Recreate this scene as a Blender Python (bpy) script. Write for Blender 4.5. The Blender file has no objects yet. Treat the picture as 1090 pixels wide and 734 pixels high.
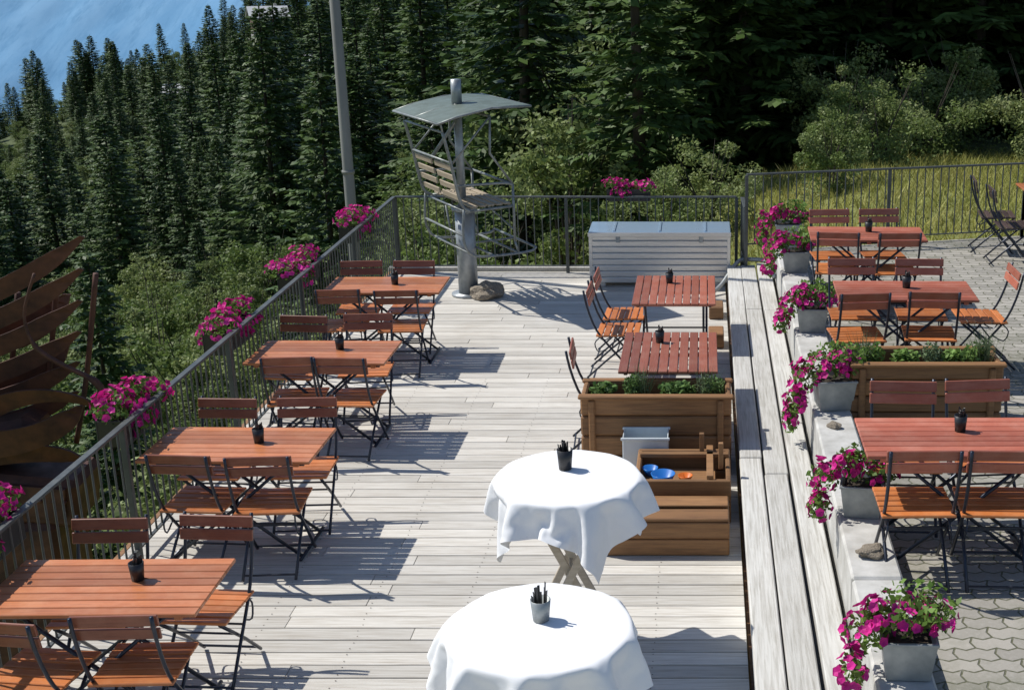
import bpy, bmesh, math, random
import numpy as np
from mathutils import Vector, Matrix, noise
random.seed(7)
rng = np.random.default_rng(11)
R = random.uniform
sc = bpy.context.scene
col = sc.collection

# ------------------------------------------------------------------ materials
def nt(name):
    m = bpy.data.materials.new(name); m.use_nodes = True
    n = m.node_tree; n.nodes.clear()
    out = n.nodes.new('ShaderNodeOutputMaterial')
    p = n.nodes.new('ShaderNodeBsdfPrincipled')
    n.links.new(p.outputs[0], out.inputs[0])
    return m, n, p, out
def rgba(c): return (c[0], c[1], c[2], 1)
def mixc(n, a, b, fac, mode='MIX'):
    x = n.nodes.new('ShaderNodeMix'); x.data_type = 'RGBA'; x.blend_type = mode
    for i, v in ((6, a), (7, b)):
        if isinstance(v, tuple): x.inputs[i].default_value = rgba(v)
        else: n.links.new(v, x.inputs[i])
    if isinstance(fac, (int, float)): x.inputs[0].default_value = fac
    else: n.links.new(fac, x.inputs[0])
    return x.outputs[2]
def noi(n, scale, mp=(1, 1, 1), detail=5, rough=.6, coord='Object', dist=0):
    tc = n.nodes.new('ShaderNodeTexCoord'); m = n.nodes.new('ShaderNodeMapping')
    m.inputs['Scale'].default_value = mp
    n.links.new(tc.outputs[coord], m.inputs[0])
    t = n.nodes.new('ShaderNodeTexNoise'); t.inputs['Scale'].default_value = scale
    t.inputs['Detail'].default_value = detail; t.inputs['Roughness'].default_value = rough
    t.inputs['Distortion'].default_value = dist
    n.links.new(m.outputs[0], t.inputs['Vector'])
    return t.outputs[0]
def ramp(n, fac, lo, hi, a=0.0, b=1.0):
    r = n.nodes.new('ShaderNodeMapRange')
    r.inputs[1].default_value = lo; r.inputs[2].default_value = hi
    r.inputs[3].default_value = a; r.inputs[4].default_value = b
    n.links.new(fac, r.inputs[0]); return r.outputs[0]
def bump(n, p, h, s, d=.01):
    b = n.nodes.new('ShaderNodeBump'); b.inputs['Strength'].default_value = s
    b.inputs['Distance'].default_value = d
    n.links.new(h, b.inputs['Height']); n.links.new(b.outputs[0], p.inputs['Normal'])
def hsv(n, c, val):
    h = n.nodes.new('ShaderNodeHueSaturation'); n.links.new(c, h.inputs['Color'])
    n.links.new(val, h.inputs['Value']); return h.outputs[0]

def simple(name, c1, c2, scale=8, mp=(1, 1, 1), rough=.6, metal=0, bs=.2, bd=.004, rnd=0.0, attr=0.0, coord='Object'):
    m, n, p, o = nt(name)
    f = noi(n, scale, mp, coord=coord)
    c = mixc(n, c1, c2, ramp(n, f, .3, .7))
    if rnd:
        oi = n.nodes.new('ShaderNodeObjectInfo')
        c = hsv(n, c, ramp(n, oi.outputs['Random'], 0, 1, 1 - rnd, 1 + rnd))
    if attr:
        a = n.nodes.new('ShaderNodeAttribute'); a.attribute_name = 'rnd'
        c = hsv(n, c, ramp(n, a.outputs['Fac'], 0, 1, 1 - attr, 1 + attr))
    n.links.new(c, p.inputs['Base Color'])
    n.links.new(ramp(n, f, .3, .7, rough * .85, min(1, rough * 1.15)), p.inputs['Roughness'])
    p.inputs['Metallic'].default_value = metal
    if bs: bump(n, p, f, bs, bd)
    return m

def foliage(name, c1, c2, c3, trans=.25, isl=.35, wscale=.25):
    m, n, p, o = nt(name)
    g = n.nodes.new('ShaderNodeNewGeometry'); oi = n.nodes.new('ShaderNodeObjectInfo')
    c = mixc(n, c1, c2, oi.outputs['Random'])
    w = noi(n, wscale * 4, coord='Object', detail=3)
    c = mixc(n, c, c3, ramp(n, w, .45, .7, 0, .8))
    c = hsv(n, c, ramp(n, g.outputs['Random Per Island'], 0, 1, 1 - isl, 1 + isl))
    n.links.new(c, p.inputs['Base Color']); p.inputs['Roughness'].default_value = .55
    p.inputs['Specular IOR Level'].default_value = .25
    t = n.nodes.new('ShaderNodeBsdfTranslucent'); n.links.new(c, t.inputs[0])
    ms = n.nodes.new('ShaderNodeMixShader'); ms.inputs[0].default_value = trans
    n.links.new(p.outputs[0], ms.inputs[1]); n.links.new(t.outputs[0], ms.inputs[2])
    n.links.new(ms.outputs[0], o.inputs[0])
    return m

def woodmat(name, base, dark, pale, grain=(1.2, 30, 30), rough=.75, attr=.22, spots=.35):
    m, n, p, o = nt(name)
    g1 = noi(n, 2.2, grain, 8, .65, dist=.4)
    g2 = noi(n, 1.1, (1, 1, 1), 6, .6)
    a = n.nodes.new('ShaderNodeAttribute'); a.attribute_name = 'rnd'
    c = mixc(n, base, dark, ramp(n, g1, .42, .72, 0, .9))
    c = mixc(n, c, pale, ramp(n, g2, .5, .72, 0, spots))
    g3 = noi(n, .6, (1, 1, 1), 9, .7)
    c = mixc(n, c, dark, ramp(n, g3, .54, .75, 0, .5))
    c = hsv(n, c, ramp(n, a.outputs['Fac'], 0, 1, 1 - attr, 1 + attr))
    n.links.new(c, p.inputs['Base Color'])
    p.inputs['Roughness'].default_value = rough
    bump(n, p, g1, .35, .004)
    return m

M = {}
M['deck'] = woodmat('weathered_deck_wood', (.57, .545, .495), (.34, .30, .245), (.67, .65, .61), attr=.16)
M['bench'] = woodmat('weathered_beam_wood', (.54, .53, .495), (.27, .25, .21), (.66, .65, .62), grain=(30, 1.1, 30), attr=.12)
M['wallc'] = simple('old_concrete', (.57, .56, .53), (.35, .34, .31), 5, rough=.9, bs=.5, bd=.01)
M['planter'] = woodmat('planter_wood', (.26, .13, .05), (.12, .055, .022), (.36, .21, .10), grain=(1.5, 14, 26), rough=.6, attr=.25)
M['iron'] = simple('dark_iron', (.02, .025, .04), (.035, .042, .06), 20, rough=.35, metal=.4, bs=.05)
M['rail'] = simple('rail_iron', (.06, .067, .066), (.10, .108, .105), 10, rough=.5, metal=.3, bs=.05)
M['nail'] = simple('nail_heads', (.06, .05, .04), (.10, .07, .05), 20, rough=.6, metal=.3, bs=0)
def varnish(name, c, d, pale):
    m, n, p, o = nt(name)
    g1 = noi(n, 3, (2, 25, 25), 6, .6)
    oi = n.nodes.new('ShaderNodeObjectInfo')
    a = n.nodes.new('ShaderNodeAttribute'); a.attribute_name = 'rnd'
    cc = mixc(n, c, d, ramp(n, g1, .4, .7, 0, .6))
    cc = mixc(n, cc, pale, ramp(n, noi(n, 5, detail=7, rough=.7), .45, .75, 0, .6))
    cc = hsv(n, cc, ramp(n, oi.outputs['Random'], 0, 1, .82, 1.18))
    cc = hsv(n, cc, ramp(n, a.outputs['Fac'], 0, 1, .74, 1.24))
    n.links.new(cc, p.inputs['Base Color'])
    n.links.new(ramp(n, g1, .3, .7, .28, .5), p.inputs['Roughness'])
    bump(n, p, g1, .15, .002)
    return m
M['orange'] = varnish('orange_varnished_slats', (.42, .145, .055), (.25, .078, .032), (.50, .24, .13))
M['seat'] = varnish('seat_varnished_slats', (.48, .155, .042), (.30, .08, .024), (.55, .26, .12))
M['red'] = varnish('red_varnished_slats', (.37, .11, .065), (.23, .058, .036), (.45, .21, .15))
M['redpale'] = varnish('faded_red_slats', (.36, .115, .07), (.22, .062, .04), (.43, .21, .15))
M['brown'] = varnish('brown_varnished_slats', (.24, .068, .034), (.13, .034, .017), (.32, .14, .085))
M['darkw'] = varnish('dark_slats', (.07, .045, .04), (.04, .025, .02), (.13, .10, .09))
M['cloth'] = simple('white_cotton', (.80, .80, .80), (.76, .76, .77), 300, rough=.85, bs=.1, bd=.0005)
M['legwood'] = simple('pale_leg_wood', (.48, .42, .34), (.36, .31, .24), 6, (1, 1, 8), rough=.6)
M['grey'] = simple('galvanised_steel', (.38, .40, .41), (.26, .28, .29), 12, rough=.45, metal=.5, bs=.08)
M['alu'] = simple('brushed_aluminium', (.72, .71, .69), (.56, .555, .54), 4, (1, 30, 30), rough=.32, metal=.65, bs=.1, bd=.002)
M['tubeg'] = simple('weathered_tube_steel', (.30, .32, .31), (.15, .16, .155), 14, rough=.5, metal=.4, bs=.08)
M['pole'] = simple('grey_pole', (.23, .23, .21), (.15, .15, .14), 4, (1, 1, .2), rough=.7)
M['zinc'] = simple('zinc_pot', (.36, .38, .38), (.24, .26, .26), 9, rough=.5, metal=.5, bs=.1)
M['rust'] = simple('rusty_steel', (.13, .05, .03), (.045, .022, .017), 6, rough=.7, metal=.2, bs=.5)
M['rock'] = simple('rock', (.34, .29, .22), (.17, .14, .11), 9, rough=.95, bs=.8, bd=.02)
M['soil'] = simple('soil', (.05, .035, .022), (.025, .018, .012), 30, rough=1, bs=1, bd=.02)
M['black'] = simple('black_plastic', (.012, .012, .014), (.02, .02, .022), 20, rough=.4, bs=0)
M['canopy'] = simple('canopy_sheet', (.13, .165, .14), (.07, .095, .08), 6, rough=.55, metal=.1)
M['slatpale'] = simple('pale_slat_wood', (.45, .37, .26), (.28, .22, .15), 5, (1, 10, 10), rough=.7)
M['lid'] = simple('metal_lid_sky_tint', (.42, .55, .68), (.34, .47, .60), 3, rough=.3, metal=.5, bs=.02)  # blue of the reflected sky painted into the lid's base colour
M['bluep'] = simple('blue_plastic', (.02, .16, .5), (.02, .14, .45), 9, rough=.3, bs=0)
M['orangep'] = simple('orange_plastic', (.65, .16, .02), (.6, .14, .02), 9, rough=.3, bs=0)
M['clearp'] = simple('milky_plastic', (.62, .68, .70), (.55, .6, .63), 9, rough=.25, bs=0)
M['bark'] = simple('bark', (.07, .055, .04), (.035, .028, .02), 8, (1, 1, .3), rough=.95, bs=.6, bd=.02)
M['spruce'] = foliage('spruce_needles', (.036, .074, .018), (.064, .108, .026), (.09, .135, .036), .2, .45)
M['leaf'] = foliage('shrub_leaves', (.155, .215, .06), (.21, .255, .08), (.27, .295, .15), .35, .35)
M['leaf2'] = foliage('dark_leaves', (.10, .155, .036), (.135, .19, .05), (.19, .225, .08), .35, .4)
M['petleaf'] = foliage('petunia_leaves', (.11, .20, .035), (.15, .25, .05), (.17, .27, .06), .3, .3)
M['petal'] = foliage('magenta_petals', (.52, .012, .20), (.60, .02, .26), (.70, .06, .38), .25, .35)
M['herb'] = foliage('herb_leaves', (.14, .24, .05), (.10, .18, .05), (.2, .30, .09), .3, .35)
M['herb2'] = foliage('rosemary_leaves', (.13, .19, .09), (.10, .15, .07), (.2, .24, .13), .2, .35)
M['grassb'] = foliage('meadow_blades', (.33, .32, .08), (.29, .30, .08), (.43, .38, .14), .35, .4)
M['roofg'] = simple('chalet_roof_slate', (.55, .56, .57), (.42, .43, .44), 3, rough=.6)
M['chaletw'] = simple('chalet_wood', (.16, .10, .06), (.10, .06, .04), 3, rough=.8)
M['win'] = simple('window_glass', (.03, .04, .05), (.04, .05, .06), 3, rough=.1, bs=0)
M['stone'] = simple('stone_base', (.35, .34, .32), (.25, .24, .22), 3, rough=.9)

def terrain_mat():
    m, n, p, o = nt('hillside_ground')
    a = noi(n, .35, detail=8); b = noi(n, 6, detail=6, rough=.7); d = noi(n, .05, detail=4)
    c = mixc(n, (.21, .22, .055), (.14, .175, .045), ramp(n, a, .35, .65))
    c = mixc(n, c, (.32, .28, .12), ramp(n, b, .5, .72, 0, .7))
    # forest floor away from the mown meadow
    tc = n.nodes.new('ShaderNodeTexCoord'); sx = n.nodes.new('ShaderNodeSeparateXYZ'); n.links.new(tc.outputs['Object'], sx.inputs[0])
    ff = mixc(n, (.05, .075, .022), (.08, .10, .035), ramp(n, b, .4, .6))
    c = mixc(n, c, ff, ramp(n, sx.outputs[1], 26, 32))
    n.links.new(c, p.inputs['Base Color']); p.inputs['Roughness'].default_value = .95
    bump(n, p, b, .8, .1); return m
M['terrain'] = terrain_mat()
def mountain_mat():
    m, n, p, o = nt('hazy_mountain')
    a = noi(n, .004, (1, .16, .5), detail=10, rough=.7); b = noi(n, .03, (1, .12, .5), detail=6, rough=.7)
    c = mixc(n, (.19, .34, .50), (.13, .27, .43), ramp(n, a, .42, .6))  # aerial haze painted in as blue base colours
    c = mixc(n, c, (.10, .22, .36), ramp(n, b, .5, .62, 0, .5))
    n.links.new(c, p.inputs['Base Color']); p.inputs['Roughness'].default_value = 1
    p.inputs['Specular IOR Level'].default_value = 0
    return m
M['mount'] = mountain_mat()
def paving_mat():
    m, n, p, o = nt('interlocking_paving')
    tc = n.nodes.new('ShaderNodeTexCoord'); sx = n.nodes.new('ShaderNodeSeparateXYZ')
    n.links.new(tc.outputs['Object'], sx.inputs[0])
    def mth(op, a, b=None):
        q = n.nodes.new('ShaderNodeMath'); q.operation = op
        for i, v in enumerate((a, b)):
            if v is None: continue
            if isinstance(v, (int, float)): q.inputs[i].default_value = v
            else: n.links.new(v, q.inputs[i])
        return q.outputs[0]
    w = mth('MULTIPLY', mth('PINGPONG', sx.outputs[0], .055), .45)
    y2 = mth('ADD', sx.outputs[1], w)
    w2 = mth('MULTIPLY', mth('PINGPONG', sx.outputs[1], .055), .35)
    x2 = mth('ADD', sx.outputs[0], w2)
    cb = n.nodes.new('ShaderNodeCombineXYZ'); n.links.new(x2, cb.inputs[0]); n.links.new(y2, cb.inputs[1])
    br = n.nodes.new('ShaderNodeTexBrick'); n.links.new(cb.outputs[0], br.inputs['Vector'])
    br.inputs['Scale'].default_value = 1; br.inputs['Brick Width'].default_value = .22
    br.inputs['Row Height'].default_value = .11; br.inputs['Mortar Size'].default_value = .007
    br.inputs['Mortar Smooth'].default_value = .4
    br.inputs['Color1'].default_value = rgba((.37, .345, .30)); br.inputs['Color2'].default_value = rgba((.24, .225, .195))
    br.inputs['Mortar'].default_value = rgba((.09, .09, .05))
    a = noi(n, 1.2, detail=8, rough=.7); b = noi(n, 40, detail=4)
    c = mixc(n, br.outputs[0], (.13, .135, .085), ramp(n, a, .46, .66, 0, .7))
    c = mixc(n, c, (.42, .40, .36), ramp(n, b, .5, .75, 0, .4))
    n.links.new(c, p.inputs['Base Color']); p.inputs['Roughness'].default_value = .9
    h = mth('SUBTRACT', mth('MULTIPLY', b, .2), br.outputs['Fac'])
    bump(n, p, h, .7, .008)
    return m
M['paving'] = paving_mat()

# ------------------------------------------------------------------ mesh builder
class B:
    def __init__(s): s.v = []; s.f = []; s.m = []; s.r = []; s.s = []
    def add(s, vs, fs, mi=0, smooth=False, rnd=None):
        o = len(s.v); s.v.extend([tuple(v) for v in vs])
        r = random.random() if rnd is None else rnd
        for f in fs:
            s.f.append(tuple(i + o for i in f)); s.m.append(mi); s.r.append(r); s.s.append(smooth)
    def box(s, c, d, mi=0, rot=None, bev=.003, rnd=None, jit=0):
        h = [d[0] / 2, d[1] / 2, d[2] / 2]; b = min(bev, min(h) * .6)
        vs = []; idx = {}
        for sx in (-1, 1):
            for sy in (-1, 1):
                for sz in (-1, 1):
                    S = (sx, sy, sz)
                    for a in range(3):
                        p = [S[k] * (h[k] - (0 if k == a else b)) for k in range(3)]
                        idx[(S, a)] = len(vs); vs.append(Vector(p))
        fs = []
        for a in range(3):
            o1, o2 = [k for k in range(3) if k != a]
            for sg in (-1, 1):
                q = []
                for (p1, p2) in ((-1, -1), (1, -1), (1, 1), (-1, 1)):
                    S = [0, 0, 0]; S[a] = sg; S[o1] = p1; S[o2] = p2; q.append(idx[(tuple(S), a)])
                fs.append(q)
            for p1 in (-1, 1):
                for p2 in (-1, 1):
                    S1 = [0, 0, 0]; S2 = [0, 0, 0]; S1[a] = -1; S2[a] = 1
                    S1[o1] = S2[o1] = p1; S1[o2] = S2[o2] = p2
                    fs.append([idx[(tuple(S1), o1)], idx[(tuple(S2), o1)], idx[(tuple(S2), o2)], idx[(tuple(S1), o2)]])
        for sx in (-1, 1):
            for sy in (-1, 1):
                for sz in (-1, 1):
                    S = (sx, sy, sz); fs.append([idx[(S, 0)], idx[(S, 1)], idx[(S, 2)]])
        if rot is not None: vs = [rot @ v for v in vs]
        C = Vector(c); s.add([v + C for v in vs], fs, mi, False, rnd)
    def beam(s, p0, p1, w, t, mi=0, up=Vector((0, 0, 1))):
        p0 = Vector(p0); p1 = Vector(p1); d = p1 - p0; L = d.length; x = d.normalized()
        y = up.cross(x)
        if y.length < 1e-3: y = Vector((0, 1, 0)).cross(x)
        y.normalize(); z = x.cross(y)
        rot = Matrix((x, y, z)).transposed()
        s.box((p0 + p1) / 2, (L, w, t), mi, rot)
    def tube(s, pts, r, seg=6, mi=0, cap=True):
        pts = [Vector(p) for p in pts]; n = len(pts)
        rs = r if isinstance(r, (list, tuple)) else [r] * n
        t0 = (pts[1] - pts[0]).normalized()
        u = t0.orthogonal().normalized(); vs = []
        for i in range(n):
            if i == 0: t = t0
            elif i == n - 1: t = (pts[i] - pts[i - 1]).normalized()
            else: t = ((pts[i] - pts[i - 1]).normalized() + (pts[i + 1] - pts[i]).normalized()).normalized()
            u = (u - t * u.dot(t)).normalized(); w = t.cross(u)
            for k in range(seg):
                a = 2 * math.pi * k / seg
                vs.append(pts[i] + (u * math.cos(a) + w * math.sin(a)) * rs[i])
        fs = []
        for i in range(n - 1):
            for k in range(seg):
                fs.append([i * seg + k, i * seg + (k + 1) % seg, (i + 1) * seg + (k + 1) % seg, (i + 1) * seg + k])
        if cap: fs.append(list(range(seg))[::-1]); fs.append([(n - 1) * seg + k for k in range(seg)])
        s.add(vs, fs, mi, seg > 5)
    def quads(s, Q, mi=0):
        o = len(s.v); s.v.extend(map(tuple, Q.reshape(-1, 3).tolist()))
        k = Q.shape[1]
        for i in range(Q.shape[0]):
            s.f.append(tuple(range(o + i * k, o + i * k + k))); s.m.append(mi); s.r.append(random.random()); s.s.append(False)
    def mesh(s, name, mats, recalc=True):
        me = bpy.data.meshes.new(name); me.from_pydata(s.v, [], s.f)
        for m in mats: me.materials.append(M[m])
        me.polygons.foreach_set('material_index', s.m)
        me.polygons.foreach_set('use_smooth', s.s)
        at = me.attributes.new('rnd', 'FLOAT', 'FACE'); at.data.foreach_set('value', s.r)
        me.update()
        if recalc:
            bm = bmesh.new(); bm.from_mesh(me); bmesh.ops.recalc_face_normals(bm, faces=bm.faces); bm.to_mesh(me); bm.free()
        return me
def ob(name, me, loc=(0, 0, 0), rz=0, s=1, parent=None):
    o = bpy.data.objects.new(name, me); col.objects.link(o); o.location = loc
    o.rotation_euler = (0, 0, rz); o.scale = (s, s, s) if isinstance(s, (int, float)) else s
    if parent: o.parent = parent
    return o
def spline(pts, k=6):
    P = [Vector(p) for p in pts]; out = []
    for i in range(len(P) - 1):
        p0 = P[max(0, i - 1)]; p1 = P[i]; p2 = P[i + 1]; p3 = P[min(len(P) - 1, i + 2)]
        for j in range(k):
            t = j / k
            out.append(.5 * ((2 * p1) + (p2 - p0) * t + (2 * p0 - 5 * p1 + 4 * p2 - p3) * t * t + (3 * p1 - p0 - 3 * p2 + p3) * t ** 3))
    out.append(P[-1]); return out

# ------------------------------------------------------------------ deck
def plankrow(b, y, w, x0, x1, z, th, mi=0):
    cuts = [x0]
    x = x0 + R(1.2, 3.6)
    while x < x1 - .8: cuts.append(x); x += R(2.2, 4)
    cuts.append(x1)
    for a, c in zip(cuts[:-1], cuts[1:]):
        b.box(((a + c) / 2, y, z - th / 2 + R(-.0015, .0015)), (c - a - .003, w - R(.007, .011), th), mi, bev=.0025)
b = B(); y = 1.0
while y < 16.3:
    plankrow(b, y, .142, -3.98, .255, 0, .035); y += .142
ob('wooden_deck', b.mesh('wooden_deck', ['deck']))
b = B(); y = 1.0   # nail heads over the joists
while y < 12:
    for x in np.arange(-3.9, .3, .6):
        for dy in (-.038, .038):
            cx = x + R(-.008, .008); cy = y + dy + R(-.006, .006)
            b.add([(cx + .0045 * math.cos(k * 1.0472), cy + .0045 * math.sin(k * 1.0472), .0024) for k in range(6)], [list(range(6))], 0)
    y += .142
ob('deck_nails', b.mesh('deck_nails', ['nail'], False))
b = B()
for x in np.arange(-3.9, .3, .6): b.box((x, 8.7, -.13), (.08, 15.2, .18), 0, bev=.005)
b.box((-4.0, 8.7, -.14), (.04, 15.3, .28), 0); b.box((-1.85, 16.42, -.14), (4.3, .05, .28), 0)
for yy in (2, 6, 10, 14, 16):
    b.box((-3.8, yy, -2.4), (.16, .16, 4.5), 0); b.box((-1.4, yy, -1.9), (.16, .16, 3.5), 0)
ob('deck_substructure', b.mesh('deck_substructure', ['planter']))
b = B(); b.box((-1.85, 16.33, .02), (4.35, .10, .07), 0, bev=.01)
ob('deck_edge_curb', b.mesh('deck_edge_curb', ['bench']))

# bench of long timber planks + low wall
b = B()
def longplanks(x0, x1, z, th, mi=0):
    y = 1.0
    while y < 15.4:
        L = min(R(3.2, 4.6), 15.5 - y)
        if 15.5 - (y + L) < 1: L = 15.5 - y
        b.box(((x0 + x1) / 2 + R(-.004, .004), y + L / 2, z - th / 2 + R(-.006, .006)), (x1 - x0, L - .012, th), mi,
              rot=Matrix.Rotation(R(-.002, .002), 3, 'Z'), bev=.008)
        y += L
longplanks(.27, .435, .27, .07); longplanks(.443, .61, .272, .07); longplanks(.632, .79, .30, .10)
b.box((.30, 8.25, .10), (.04, 14.4, .18), 0); b.box((.55, 8.25, .09), (.40, 14.3, .06), 0)
ob('timber_bench', b.mesh('timber_bench', ['bench']))
b = B(); y = 1.0
while y < 15.4:
    L = min(R(2.6, 3.4), 15.45 - y)
    if 15.45 - y - L < .8: L = 15.45 - y
    b.box((.97, y + L / 2, .30 + R(-.004, .004)), (.29, L - .012, .60), 0, bev=.014); y += L
ob('low_wall', b.mesh('low_wall', ['wallc']))

# ------------------------------------------------------------------ terrace
b = B()
vs = [(1.12, 1, .45), (10, 1, .45), (10, 17.9, .45), (4, 16.34, .45), (1.12, 15.6, .45)]
lo = [(v[0], v[1], -2.2) for v in vs]
b.add(vs + lo, [[0, 1, 2, 3, 4]] + [[i, (i + 1) % 5, 5 + (i + 1) % 5, 5 + i] for i in range(5)])
ob('paved_terrace', b.mesh('paved_terrace', ['paving']))

# ------------------------------------------------------------------ railings
def railing(name, p0, p1, z0, h, mats=('rail',), sp=.10):
    b = B(); p0 = Vector((p0[0], p0[1], 0)); p1 = Vector((p1[0], p1[1], 0)); L = (p1 - p0).length; d = (p1 - p0) / L
    up = Vector((0, 0, 1))
    b.beam(p0 + up * (z0 + h), p1 + up * (z0 + h), .048, .020); b.beam(p0 + up * (z0 + .09), p1 + up * (z0 + .09), .03, .012)
    n = int(L / sp)
    for i in range(1, n):
        q = p0 + d * (i * L / n); b.tube([q + up * (z0 + .09), q + up * (z0 + h - .009)], .0075, 5)
    k = max(1, round(L / 1.9))
    for i in range(k + 1):
        q = p0 + d * (i * L / k); b.box(q + up * (z0 + h / 2 - .12), (.04, .04, h + .22), 0)
    return ob(name, b.mesh(name, list(mats)))
railing('metal_railing', (-3.78, 2.0), (-3.87, 16.2), 0, .97)
railing('metal_railing', (-3.86, 16.22), (.40, 16.22), 0, .97)
railing('metal_railing', (.50, 15.45), (4.0, 16.28), .45, .93)
railing('metal_railing', (4.0, 16.28), (9.9, 17.8), .45, .93)
railing('metal_railing', (.47, 16.16), (.49, 15.5), .2, .77, sp=.13)

# ------------------------------------------------------------------ chairs / tables
def chair_mesh(name, seat, back):
    b = B()
    for sx in (-1, 1):
        x = sx * .195
        b.tube(spline([(x, .285, .88), (x, .258, .74), (x, .20, .56), (x, .12, .42), (x, -.05, .22), (x, -.22, .015)], 2), .0105, 6)
        x2 = sx * .170
        b.tube([(x2, -.215, .435), (x2, -.10, .34), (x2, .08, .19), (x2, .27, .015)], .0105, 6)
        b.beam((x2, -.22, .438), (x2, .16, .425), .022, .012)
        b.tube(spline([(x2, .14, .42), (sx * .183, .19, .36), (sx * .19, .15, .28), (sx * .19, .05, .33)], 3), .006, 5)
    b.tube([(-.195, -.20, .04), (.195, -.20, .04)], .008, 5); b.tube([(-.170, .245, .04), (.170, .245, .04)], .008, 5)
    b.tube([(-.195, .03, .31), (.195, .03, .31)], .007, 5); b.tube([(-.17, -.02, .275), (.17, -.02, .275)], .007, 5)
    for i in range(6):
        y = -.20 + i * .069; b.box((0, y, .452 - .002 * i + (-.004 if i == 0 else 0)), (.425, .058, .018), 1, bev=.004)
    for (y, z, h) in ((.264, .842, .066), (.250, .765, .066)):
        b.box((0, y - .016, z), (.425, .016, h), 2, rot=Matrix.Rotation(-.19, 3, 'X'), bev=.004)
    return b.mesh(name, ['iron', seat, back])
CH = {'o': chair_mesh('folding_chair', 'seat', 'brown'), 'r': chair_mesh('folding_chair_red', 'seat', 'red'), 'd': chair_mesh('folding_chair_dark', 'darkw', 'darkw')}
def chair(x, yb, d, z=0, k='o', j=7):
    a = {'N': 0, 'S': math.pi, 'E': math.pi / 2, 'W': -math.pi / 2}[d]
    off = {'N': (0, -.26), 'S': (0, .26), 'E': (.26, 0), 'W': (-.26, 0)}[d]
    ob('folding_chair', CH[k], (x + off[0] + R(-.015, .015), yb + off[1] + R(-.02, .02), z), a + math.radians(R(-j, j)))
def table_mesh(name, w, d, m):
    b = B(); n = round(d / .078); sw = d / n
    for i in range(n):
        b.box((0, -d / 2 + sw * (i + .5), .74), (w, sw - .008, .022), 1, bev=.004)
    for x in (-w / 2 + .10, 0, w / 2 - .10): b.box((x, 0, .715), (.04, d - .05, .026), 1)
    b.beam((-w / 2 + .05, -d / 2 + .06, .715), (w / 2 - .05, -d / 2 + .06, .715), .03, .025, 0)
    b.beam((-w / 2 + .05, d / 2 - .06, .715), (w / 2 - .05, d / 2 - .06, .715), .03, .025, 0)
    for y in (-1, 1):
        a = y * (d / 2 - .09); c = y * (d / 2 - .12)
        b.tube([(-w / 2 + .14, a, .01), (0, a, .36), (w / 2 - .18, a, .70)], .012, 6)
        b.tube([(w / 2 - .14, c, .01), (0, c, .36), (-w / 2 + .18, c, .70)], .012, 6)
    for x in (-1, 1):
        b.tube([(x * (w / 2 - .14), -d / 2 + .06, .015), (x * (w / 2 - .14), d / 2 - .06, .015)], .012, 6)
    b.tube([(0, -d / 2 + .09, .36), (0, d / 2 - .09, .36)], .009, 5)
    return b.mesh(name, ['iron', m])
TO = table_mesh('garden_table', 1.15, .64, 'orange'); TR = table_mesh('garden_table_red', 1.15, .64, 'red')
TS = table_mesh('garden_table_side', 1.1, .80, 'redpale')
def cup_mesh(name, r=.04, h=.10, mat='black', hs=.07):
    b = B(); seg = 14; vs = []
    prof = [(r * .8, 0), (r, h), (r * .93, h), (r * .75, .01)]
    for (rr, z) in prof:
        for k in range(seg):
            a = 2 * math.pi * k / seg; vs.append((rr * math.cos(a), rr * math.sin(a), z))
    fs = []
    for i in range(3):
        for k in range(seg): fs.append([i * seg + k, i * seg + (k + 1) % seg, (i + 1) * seg + (k + 1) % seg, (i + 1) * seg + k])
    fs.append(list(range(seg))); fs.append([3 * seg + k for k in range(seg)])
    b.add(vs, fs, 0, True)
    for i in range(12):
        a = R(0, 6.28); q = R(.1, .6) * r
        p0 = Vector((q * math.cos(a), q * math.sin(a), .02)); p1 = Vector((1.5 * q * math.cos(a), 1.5 * q * math.sin(a), h + R(.3, 1) * hs))
        b.beam(p0, p1, .012, .004, 1)
    return b.mesh(name, [mat, 'black'])
CUP = cup_mesh('cutlery_cup', hs=.05); CUPZ = cup_mesh('napkin_holder', .046, .10, 'zinc', .08); CUPB = cup_mesh('black_napkin_cup', .046, .12, 'black', .05)

for i, yt in enumerate((6.28, 8.34, 10.44, 12.68)):
    ob('garden_table', TO, (-3.16, yt, 0), math.radians(R(-1.5, 1.5)))
    ob('cutlery_cup', CUP, (-3.02 + R(-.1, .1), yt + R(-.02, .1), .752))
for (x, y, d) in ((-3.38, 6.86, 'N'), (-2.81, 6.9, 'N'), (-3.38, 5.66, 'S'), (-2.90, 5.72, 'S'),
                  (-3.36, 7.80, 'S'), (-2.86, 7.80, 'S'), (-3.44, 8.92, 'N'), (-2.84, 8.94, 'N'),
                  (-3.33, 9.87, 'S'), (-2.86, 9.87, 'S'), (-3.55, 11.12, 'N'), (-2.94, 11.16, 'N'),
                  (-3.48, 11.98, 'S'), (-2.92, 11.98, 'S'), (-3.5, 13.2, 'N'), (-2.98, 13.2, 'N')):
    chair(x, y, d)
ob('garden_table', TS, (-.29, 12.5, 0), math.pi / 2); ob('garden_table', TS, (-.29, 10.46, 0), math.pi / 2)
ob('cutlery_cup', CUP, (-.35, 12.75, .752)); ob('cutlery_cup', CUP, (-.38, 10.7, .752))
chair(-1.10, 12.15, 'E', 0, 'r'); chair(-1.08, 12.72, 'E', 0, 'r'); chair(-1.10, 10.25, 'E', 0, 'r')
for (x, y) in ((1.50, 7.30), (1.68, 10.72), (1.63, 12.98)):
    ob('garden_table', TR, (x, y, .454), math.radians(R(-1.5, 1.5))); ob('cutlery_cup', CUP, (x + .03, y + .08, 1.206))
ob('garden_table', TO, (4.10, 15.30, .454), math.pi / 2)
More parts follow.
